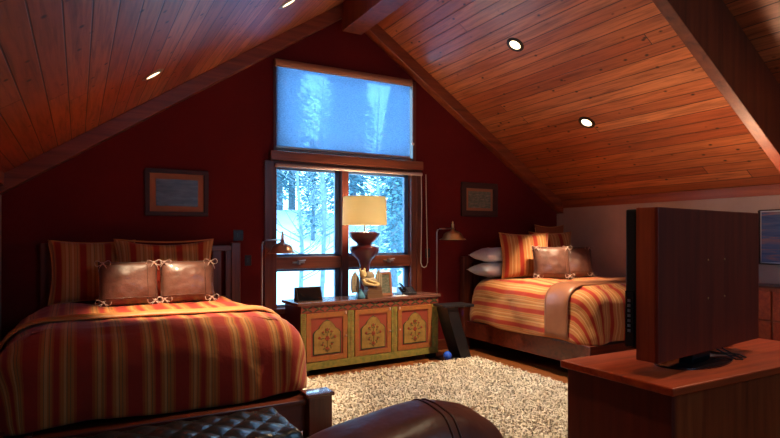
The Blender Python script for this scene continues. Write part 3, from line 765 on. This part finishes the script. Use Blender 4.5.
# ---- clock radio (black wedge)
cr_ = thing('alarm_clock', 'black wedge-shaped clock radio at the left end of the sideboard', 'clock', on_sb(.17, .17), .1)
m = MB(); m.prism([(-.055, 0), (.05, 0), (.045, .15), (.0, .158)], -.155, .155, 'x'); m.build('clock_body', M['black'], cr_, bevel=.006)
m = MB(); m.prism([(-.056, .016), (-.006, .148), (-.002, .148), (-.050, .012)], -.14, .14, 'x'); m.build('display', M['blackgloss'], cr_)

# ---- figurine on books
bk0 = on_sb(.93, .045)
for i, (zz, wx, dy, rz) in enumerate(((0, .21, .12, .03), (.044, .20, .11, -.03), (.088, .185, .105, .04))):
    r = thing('book', ['lowest', 'middle', 'topmost'][i] + ' of the three brown books under the figurine', 'book', (bk0[0], bk0[1], H + zz), rz + .07, None)
    hh = .043
    m = MB(); m.box(-wx / 2, wx / 2, -dy / 2, dy / 2, 0, .004).box(-wx / 2, wx / 2, -dy / 2, dy / 2, hh - .004, hh).box(-wx / 2, wx / 2, -dy / 2, -dy / 2 + .004, .004, hh - .004)
    m.build('cover', M['bookc'], r)
    box(-wx / 2 + .005, wx / 2 - .005, -dy / 2 + .005, dy / 2 - .006, .004, hh - .004).build('pages', M['mat'], r)
fg = thing('figurine', 'tan winged figurine with pale gold head reclining on the brown books', 'figurine', (bk0[0] - .07, bk0[1] - .004, H + .132), .07)
m = MB(); m.sup((.03, 0, .055), (.10, .042, .058), .9, .9, 24, 16).sup((.04, .01, .12), (.06, .035, .06), .9, .9, 20, 14).build('body', M['tan'], fg, smooth=True)
m = MB(); m.sup((-.07, -.02, .15), (.045, .04, .052), 1, 1, 20, 14).sup((-.078, -.055, .13), (.02, .02, .018), 1, 1, 12, 10).sup((-.105, -.01, .195), (.015, .01, .024), 1, 1, 10, 8).sup((-.045, -.01, .20), (.015, .01, .024), 1, 1, 10, 8).build('head', M['gold'], fg, smooth=True)
m = MB(); m.tube([(-.09, -.035, .10), (-.06, -.055, .05), (.0, -.062, .03), (.08, -.06, .018), (.12, -.055, .03)], [.02, .018, .015, .013, .017], 10).tube([(-.02, -.045, .08), (.05, -.055, .055), (.13, -.05, .03)], [.017, .015, .014], 10).build('arms', M['gold'], fg, smooth=True)
def wing(x, z, hw, hh):
    m = MB()
    for k in range(5):
        m.sup((x + (k - 2) * hw * .3, .012 + .006 * (k % 2), z - abs(k - 2) * .012), (hw * .42, .014, hh * (1 - .09 * abs(k - 2))), .9, .9, 16, 14)
    m.build('wing', M['tan'], fg, smooth=True)
wing(-.155, .06, .055, .125); wing(.165, .085, .045, .11)
bv = tag(MB().lathe([(.0001, 0), (.045, 0), (.055, .02), (.045, .05), (.025, .08), (.018, .10), (.022, .11), (.0001, .105)], seg=24).build('blue_vase', M['bluegreen'], smooth=True), 'small blue glass vase left of the stacked books on the sideboard', 'vase')
bv.location = on_sb(.765, .035)
# photo frame
pf = thing('photo_frame', 'tilted table photo frame right of the figurine on the sideboard', 'photo frame', on_sb(1.19, .16), .1)
pf.rotation_euler = (-.18, 0, .1)
m = MB(); w_, h_ = .20, .29
m.box(-w_ / 2, w_ / 2, -.01, .01, 0, .03).box(-w_ / 2, w_ / 2, -.01, .01, h_ - .03, h_).box(-w_ / 2, -w_ / 2 + .03, -.01, .01, .03, h_ - .03).box(w_ / 2 - .03, w_ / 2, -.01, .01, .03, h_ - .03).build('frame', M['mat'], pf, bevel=.004)
box(-w_ / 2 + .03, w_ / 2 - .03, -.004, .004, .03, h_ - .03).build('print', M['art2'], pf)
box(-.02, .02, .01, .016, .01, .16).build('easel_back', M['black'], pf)
# telephone
tp = thing('telephone', 'dark desk telephone at the right end of the sideboard', 'telephone', on_sb(1.50, .16), -.15)
m = MB(); m.prism([(-.09, 0), (.10, 0), (.10, .085), (.06, .09), (-.09, .025)], -.10, .10, 'x'); m.build('phone_base', M['darkgrey'], tp, bevel=.008)
m = MB(); m.tube([(-.065, -.085, .055), (-.065, -.04, .085), (-.065, .03, .115), (-.065, .08, .118)], [.022, .017, .017, .024], 10); m.build('handset', M['blackgloss'], tp, smooth=True)
m = MB()
for i in range(3):
    for j in range(4): m.box(.0 + i * .027, .018 + i * .027, -.07 + j * .028, -.052 + j * .028, .035 + j * .0125, .047 + j * .0125)
m.build('keypad', M['steel'], tp)
pn = tag(box(-.09, .09, -.045, .045, 0, .003).build('notepad', M['paper']), 'white notepad lying on the sideboard before the photo frame', 'notepad'); pn.location = on_sb(1.32, .045); pn.rotation_euler = (0, 0, .1)

# ------------------------------------------------------------------ pharmacy floor lamps
def pharmacy(label, x, y, ztop, arm, metal, rim_w):
    r = thing('floor_lamp', label, 'lamp', (x, y, 0))
    MB().lathe([(.0001, 0), (.12, 0), (.12, .012), (.03, .025), (.012, .03)], seg=32).build('base', metal, r, smooth='auto')
    MB().tube([(0, 0, .02), (0, 0, ztop - .05), (.012, 0, ztop - .015), (.045, 0, ztop), (arm, 0, ztop + .005)], .0085, 10).build('pole', M['steel'], r, smooth=True)
    z = ztop - .02
    MB().tube([(arm, 0, z + .085), (arm, 0, z - .0)], .016, 12).sup((arm, 0, z + .10), (.012, .012, .02), 1, 1, 12, 8).build('socket_cap', metal, r, smooth='auto')
    R_ = rim_w / 2
    m = MB(); m.lathe([(.020, z + .03), (.026, z), (.040, z - .008), (R_ * .50, z - .022), (R_ * .68, z - .045), (R_ * .76, z - .075), (R_ * .82, z - .098), (R_, z - .116), (R_ + .004, z - .123), (R_ - .004, z - .12), (R_ * .79, z - .101), (R_ * .72, z - .075), (R_ * .63, z - .048), (.03, z - .02)], cx=arm, seg=36)
    m.build('lamp_shade', metal, r, smooth=True)
    MB().sup((arm, 0, z - .075), (.024, .024, .03), 1, 1, 12, 8).build('light_bulb', M['linen'], r, smooth=True)
pharmacy('copper reading floor lamp between the left bed and window', 1.74, 5.98, 1.475, .23, M['copper'], .31)
pharmacy('brass reading floor lamp left of the right bed', 4.05, 6.03, 1.62, .25, M['brass'], .34)

# ------------------------------------------------------------------ nightstand
ns = thing('side_table', 'dark slanted-leg side table between sideboard and right bed', 'side table', (3.84, 5.53, 0), -.03)
box(0, .42, 0, .29, .655, .685).build('table_top', M['darkgrey'], ns, bevel=.006)
box(.03, .42, .0, .29, 0, .03).build('base', M['darkgrey'], ns, bevel=.004)
pts = []
for k in range(13):
    t_ = k / 12; z = .655 - .625 * t_; x = .04 + .20 * (t_ ** 1.5) + .02 * math.sin(t_ * PI)
    pts.append((x, z))
poly = pts + [(x + .15, z) for x, z in reversed(pts)]
MB().prism(poly, .02, .27).build('slanted_leg', M['darkgrey'], ns, smooth='auto')
for (x, y, z, s_, lab) in ((3.90, 5.58, .03, .05, 'blue globe added in place of a reflection, on the foot of the dark side table'),):
    g = tag(MB().lathe([(.0001, 0), (.025, 0), (.045, .02), (.055, .05), (.045, .08), (.02, .10), (.0001, .103)], seg=24).build('reflection_globe', M['blue'], smooth=True), lab, 'painted reflection'); g.location = (x, y, z)  # added globe imitates a blue reflection low on the glossy table
nl = thing('wall_glint', 'small glowing blue knob added in place of a reflection, on the wall behind the side table', 'night light', (4.49, YB, .47))  # added object, imitates a blue reflection under the table top
box(-.03, .03, -.012, 0, -.05, .05).build('glint_plate', M['black'], nl)
MB().sup((0, -.03, 0), (.028, .022, .034), .8, .8, 16, 12).build('lens', emis('glint_glow', (.02, .09, .9), .6), nl, smooth=True)  # glow stands for the reflection; no lamp there

# ------------------------------------------------------------------ television stand and television
tv0 = (2.07, 1.40)
st = thing('television_cabinet', 'cherry wood cabinet in the right foreground carrying the television', 'cabinet', (tv0[0], tv0[1], 0))
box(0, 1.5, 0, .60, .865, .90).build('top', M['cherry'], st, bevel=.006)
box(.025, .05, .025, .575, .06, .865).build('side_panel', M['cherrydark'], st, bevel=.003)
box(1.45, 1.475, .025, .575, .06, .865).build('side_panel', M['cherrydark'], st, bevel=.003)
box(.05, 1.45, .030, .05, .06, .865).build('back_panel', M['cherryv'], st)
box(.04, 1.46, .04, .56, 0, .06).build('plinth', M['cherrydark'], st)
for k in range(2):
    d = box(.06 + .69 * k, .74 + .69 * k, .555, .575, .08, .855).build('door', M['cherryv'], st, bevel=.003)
    MB().sup((.70 + .10 * k, .585, .5), (.012, .012, .012), 1, 1, 12, 8).build('knob', M['brass'], d, smooth=True)
ang = math.atan2(.129, 1.015)
tv = thing('television', 'flat television in a cherry wood surround, seen from behind', 'television', (2.145, 1.519, .90), ang)
TW, TH, z0 = 1.025, .665, .067
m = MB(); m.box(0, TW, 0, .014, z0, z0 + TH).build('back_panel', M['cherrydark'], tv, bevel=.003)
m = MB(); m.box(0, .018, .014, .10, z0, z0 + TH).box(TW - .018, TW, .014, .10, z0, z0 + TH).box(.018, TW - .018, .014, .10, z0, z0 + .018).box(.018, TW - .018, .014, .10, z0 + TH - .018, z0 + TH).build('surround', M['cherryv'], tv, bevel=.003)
m = MB()
for x in (.45, .62):
    for z in (.30, .48): MB().sup((x, -.001, z0 + z - .05), (.005, .003, .005), 1, 1, 10, 6).build('screw_head', M['brass'], tv)
m = MB(); m.box(.0, TW, .10, .15, z0 + .045, z0 + TH - .005).build('tv_case', M['black'], tv, bevel=.008)
box(.03, TW - .03, .15, .153, z0 + .075, z0 + TH - .035).build('screen', M['blackgloss'], tv)
sp_ = MB(); sp_.box(-.012, 0, .105, .145, z0 + .055, z0 + .30); cpn = sp_.build('control_strip', M['blackgloss'], tv, bevel=.003)
m = MB()
for k in range(7): m.box(-.016, -.011, .118, .13, z0 + .12 + k * .022, z0 + .132 + k * .022)
m.build('buttons', M['steel'], cpn)
m = MB(); m.lathe([(.0001, 0), (.2, 0), (.2, .008), (.17, .018), (.04, .026), (.0001, .026)], seg=40)
m.v = [(x * 1.35 + .5, y * .7 + .09, z) for x, y, z in m.v]; m.build('stand_base', M['blackgloss'], tv, smooth='auto')
box(.41, .59, .05, .12, .02, z0 + .03).build('stand_neck', M['black'], tv, bevel=.006)
for (a, b) in (((.62, .06), (.66, -.06)), ((.66, .05), (.72, -.05))):
    MB().tube([(a[0], a[1], .12), (a[0] + .01, a[1] - .02, .05), (b[0] - .01, b[1] + .02, .01), (b[0] + .04, b[1] + .01, .006), (b[0] + .09, b[1] + .06, .006), (b[0] + .07, b[1] + .14, .006)], .004, 6).build('cable', M['black'], tv, smooth=True)
gc = tag(MB().sup((0, 0, .032), (.10, .07, .030), .6, .6, 28, 16).build('folded_cloth', M['greycloth'], smooth=True), 'small grey folded cloth on the cabinet right of the television stand', 'cloth')
gc.location = (3.13, 1.86, .902)

# low dresser along the knee wall behind the television
dr_ = thing('dresser', 'cherry wood dresser against the right knee wall, mostly hidden by television', 'dresser', (6.0, 2.2, 0))
box(-.02, .38, 0, 1.6, 1.0, 1.02).build('top', M['bedwood'], dr_, bevel=.003)
box(0, .37, .02, 1.58, .06, 1.0).build('body', M['cherryv'], dr_, bevel=.003)
box(.03, .37, .04, 1.56, 0, .06).build('plinth', M['bedwood'], dr_)
for i in range(2):
    for j in range(3):
        d = box(-.015, 0, .04 + i * .77, .79 + i * .77, .09 + j * .30, .37 + j * .30).build('drawer', M['cherry'], dr_, bevel=.003)
        MB().sup((-.025, .41 + i * .77, .23 + j * .30), (.012, .012, .012), 1, 1, 10, 8).build('knob', M['brass'], d, smooth=True)

# ------------------------------------------------------------------ tufted bench
bn = thing('tufted_bench', 'black button-tufted leather bench at the foot of the left bed', 'bench', (0, 0, 0))
bx0, bx1, by0, by1, bz = -.35, 1.12, 3.02, 3.55, .42
btn = []
sx, sy = .185, .115
rows = 5
for j in range(rows):
    y = by0 + .055 + j * (by1 - by0 - .11) / (rows - 1)
    for i in range(10):
        x = bx0 + .03 + (i + (.5 if j % 2 else 0)) * sx
        if x < bx1 - .04: btn.append((x, y))
nx, ny = 150, 60; vs = []; 
dyy = (by1 - by0 - .11) / (rows - 1)
for j in range(ny + 1):
    for i in range(nx + 1):
        x = bx0 + (bx1 - bx0) * i / nx; y = by0 + (by1 - by0) * j / ny
        u = (x - bx0 - .03) / sx; v_ = (y - by0 - .055) / dyy / 2
        p_, q_ = u + v_, u - v_
        cr1 = abs(p_ - round(p_)); cr2 = abs(q_ - round(q_))
        puff = (min(cr1, .5) * 2) ** .4 * (min(cr2, .5) * 2) ** .4
        e = min((x - bx0) / .04, (bx1 - x) / .04, (y - by0) / .04, (by1 - y) / .04, 1); e = max(e, 0)
        vs.append((x, y, bz - .045 + .045 * math.sqrt(1 - (1 - e) ** 2) - .024 * (1 - puff)))
m = MB(); fs = [(j * (nx + 1) + i, j * (nx + 1) + i + 1, (j + 1) * (nx + 1) + i + 1, (j + 1) * (nx + 1) + i) for j in range(ny) for i in range(nx)]
m.add(vs, fs); m.build('tufted_top', M['bleather'], bn, smooth=True)
box(bx0 + .003, bx1 - .003, by0 + .003, by1 - .003, .12, bz - .072).build('upholstered_side', M['bleather'], bn, bevel=.01)
for k, (x, y) in enumerate(btn):
    if k == 0: b0 = MB().sup((0, 0, 0), (.009, .009, .005), 1, 1, 10, 6).build('button', M['bleather'], bn, smooth=True); b0.location = (x, y, bz - .024)
    else:
        c = b0.copy(); COL.objects.link(c); c.parent = bn; c.location = (x, y, bz - .024)
for x in (bx0 + .06, bx1 - .06):
    for y in (by0 + .06, by1 - .06): box(x - .03, x + .03, y - .03, y + .03, 0, .12).build('leg', M['bedwood'], bn)

# ------------------------------------------------------------------ leather armchair, back to the camera
ac = thing('armchair', 'brown leather armchair in the foreground, back turned to the camera', 'armchair', (1.02, 1.80, .015), 0)
def puff(p):
    q = .018 * mn.noise(p * 3.2 + Vector((4, 2, 1))) + .009 * mn.noise(Vector((p.x * 5, p.y * 12, p.z * 12)))
    n_ = p.normalized(); r = p + n_ * q
    r.z += .01 * math.sin(p.x * 3.0) + (.10 * min(0, p.x - .12) - .03) * max(0, p.z / .27)
    return r
MB().sup((0, 0, .61), (.47, .20, .27), .75, .6, 72, 40, puff).build('back_cushion', M['sleather'], ac, smooth=True)
def backpt(x, th, off=.004):
    # y-z section of the cushion at x, found from the same superellipsoid
    e1, e2 = .75, .6
    a, b, c_ = .47, .20, .27
    s_ = min(1, abs(x) / a) ** (2 / e2)
    cy, sz = math.cos(th), math.sin(th)
    r = 1.0; lo, hi = 0, 2
    for _ in range(40):
        r = (lo + hi) / 2; y = b * cy * r; z = c_ * sz * r
        v_ = (s_ + (abs(y) / b) ** (2 / e2)) ** (e2 / e1) + (abs(z) / c_) ** (2 / e1)
        if v_ > 1: hi = r
        else: lo = r
    p = puff(Vector((x, b * cy * r, c_ * sz * r)))
    n_ = Vector((0, p.y, p.z)).normalized()
    return (p.x, p.y + n_.y * off, .61 + p.z + n_.z * off)
m = MB()
for x in (.14, .175): m.tube([backpt(x, -PI * .9 + PI * 1.05 * k / 50 - .0 + PI * .0) if False else backpt(x, PI + .8 - (PI + 1.0) * k / 60, .002) for k in range(61)], .0045, 6)
m.build('seam', M['seam'], ac, smooth=True)
MB().sup((0, .50, .36), (.30, .40, .12), .35, .3, 48, 20).build('seat_cushion', M['sleather'], ac, smooth=True)
for s_ in (-1, 1): MB().sup((s_ * .38, .40, .30), (.09, .40, .16), .45, .35, 40, 24).build('arm', M['sleather'], ac, smooth=True)
box(-.42, .42, -.12, .90, .08, .26).build('base', M['sleather'], ac, bevel=.03, segs=4, smooth=True)
for x in (-.36, .36):
    for y in (-.06, .84): box(x - .03, x + .03, y - .03, y + .03, 0, .08).build('leg', M['bedwood'], ac)

# ------------------------------------------------------------------ outdoors (seen through the windows)
def hill(x, y):
    d = max(0, min(y, 34) - 12)
    return -2.6 + .27 * d - .05 * max(0, x - 10) + .5 * mn.noise(Vector((x * .15, y * .15, 0)))
g = MB(); nx, ny = 50, 50; vs = []
for j in range(ny + 1):
    for i in range(nx + 1):
        x = -40 + 110 * i / nx; y = 7.5 + 60 * j / ny; vs.append((x, y, hill(x, y)))
g.add(vs, [(j * (nx + 1) + i, j * (nx + 1) + i + 1, (j + 1) * (nx + 1) + i + 1, (j + 1) * (nx + 1) + i) for j in range(ny) for i in range(nx)])
g.build('ground', M['snow'], smooth=True, kind='structure')
def conifer(x, y, h, seed, label, spread=.2):
    r = thing('conifer_tree', label, 'tree', (x, y, hill(x, y) - .1), 0, 'snowy conifers outside the window')
    MB().tube([(0, 0, 0), (.03, .02, h * .5), (0, 0, h)], [.02 * h, .013 * h, .02], 8).build('trunk', M['bark'], r, smooth=True)
    R_ = random.Random(seed); vs = []; fs = []
    for k in range(3600):
        t_ = R_.random() ** .8 * .88 + .1; z = h * t_; rad = h * spread * (1 - t_) ** .8 + .05
        a = R_.uniform(0, 2 * PI); rr = rad * R_.uniform(.15, 1); s_ = R_.uniform(.03, .10) * (h / 9)
        cx, cy, cz = rr * math.cos(a), rr * math.sin(a), z - rr * .35
        d1 = Vector((math.cos(a), math.sin(a), -.4)) * s_ * 1.9; d2 = Vector((-math.sin(a), math.cos(a), R_.uniform(-.5, .5))) * s_
        b = len(vs); c_ = Vector((cx, cy, cz))
        vs += [tuple(c_ - d1), tuple(c_ + d2), tuple(c_ + d1), tuple(c_ - d2)]; fs.append((b, b + 1, b + 2, b + 3))
    me = bpy.data.meshes.new('foliage'); me.from_pydata(vs, [], fs); me.materials.append(M['needle'])
    o = bpy.data.objects.new('foliage', me); COL.objects.link(o); o.parent = r
    return r
spots = [(5.5, 33, 9), (8.6, 31, 10), (11.0, 34, 12), (13.3, 30, 11), (15.6, 33, 13), (16.5, 27, 12), (13.9, 24, 10), (19.0, 31, 12), (8.2, 37, 13), (13.2, 38, 14), (18, 38, 14), (10.7, 27.5, 5.5), (11.6, 20.5, 8.5)]
for i, (x, y, h) in enumerate(spots):
    conifer(x, y, h, i, 'frosted conifer among the crowd of snowy trees beyond the window glass')
for i, (x, y, h) in enumerate([(5.6, 15.5, 7), (6.9, 17, 8), (8.6, 21, 8), (9.6, 18.2, 8)]):
    r = thing('bare_tree', 'thin bare tree standing on the snow slope outside the window', 'tree', (x, y, hill(x, y) - .1), 0, 'bare saplings outside')
    R_ = random.Random(i + 40)
    MB().tube([(0, 0, 0), (.1, 0, h * .4), (-.05, 0, h * .7), (.1, 0, h)], [.08, .06, .04, .01], 8).build('trunk', M['bark'], r, smooth=True)
    m = MB()
    for k in range(46):
        z = h * R_.uniform(.25, .95); a = R_.uniform(0, 2 * PI); l_ = (1.1 - z / h) * h * R_.uniform(.15, .32)
        p = Vector((.02, 0, z)); q = p + Vector((math.cos(a), math.sin(a), .5)) * l_ * .5; w_ = q + Vector((math.cos(a + .3), math.sin(a + .3), 1.0)) * l_ * .4
        m.tube([p, q, w_], [.018, .012, .004], 5)
        m.tube([q, q + Vector((math.cos(a - .7), math.sin(a - .7), .7)) * l_ * .4], [.009, .003], 4)
    m.build('branches', M['bark'], r, smooth=True)

# ------------------------------------------------------------------ world and light
w = bpy.data.worlds.new('sky'); S.world = w; w.use_nodes = True
bg = w.node_tree.nodes['Background']; bg.inputs[0].default_value = (.30, .66, 1, 1); bg.inputs[1].default_value = 8.0
def portal(loc, sx_, sy_, rot):
    d = bpy.data.lights.new('daylight_portal', 'AREA'); d.shape = 'RECTANGLE'; d.size = sx_; d.size_y = sy_; d.cycles.is_portal = True
    o = bpy.data.objects.new('daylight_portal', d); COL.objects.link(o); o.location = loc; o.rotation_euler = rot
portal(((WX0 + WX1) / 2, YB + .17, (WZ0 + WZ3) / 2), WX1 - WX0, WZ3 - WZ0, (-PI / 2, 0, 0))
portal((2.87, YF - .17, 2.8), 1.24, 1.6, (PI / 2, 0, 0))

# unseen torchiere, added behind the television to wash the ceiling with warm light
to = thing('floor_lamp', 'uplighter added to brighten the ceiling, unseen behind the television', 'lamp', (4.95, 2.85, 0))
MB().lathe([(.0001, 0), (.14, 0), (.14, .015), (.02, .03)], seg=28).build('base', M['steel'], to)
MB().tube([(0, 0, .02), (0, 0, 1.55)], .012, 8).build('pole', M['steel'], to)
MB().lathe([(.0001, 1.54), (.10, 1.56), (.15, 1.66), (.145, 1.66), (.095, 1.57), (.0001, 1.55)], seg=28).build('bowl', M['brass'], to, smooth=True)
pl = bpy.data.lights.new('ceiling_fill', 'POINT'); pl.energy = 48; pl.color = (1, .74, .52); pl.shadow_soft_size = .08  # fill light of the added torchiere
po = bpy.data.objects.new('ceiling_fill', pl); COL.objects.link(po); po.location = (4.95, 2.85, 1.625)

# ------------------------------------------------------------------ camera
cam = bpy.data.cameras.new('camera'); cam.sensor_width = 36; cam.lens = 560 / 780 * 36; cam.shift_y = 19 / 780; cam.clip_start = .05
co = bpy.data.objects.new('camera', cam); COL.objects.link(co); co.location = (0, 0, 1.5)
co.rotation_euler = (PI / 2, 0, -math.radians(29.1)); S.camera = co
S.view_settings.view_transform = 'Standard'; S.view_settings.look = 'None'; S.view_settings.gamma = 1; S.view_settings.exposure = 0
S.view_settings.use_curve_mapping = False
S.cycles.use_denoising = True; S.cycles.max_bounces = 8; S.cycles.transparent_max_bounces = 12
S.cycles.sample_clamp_indirect = 6
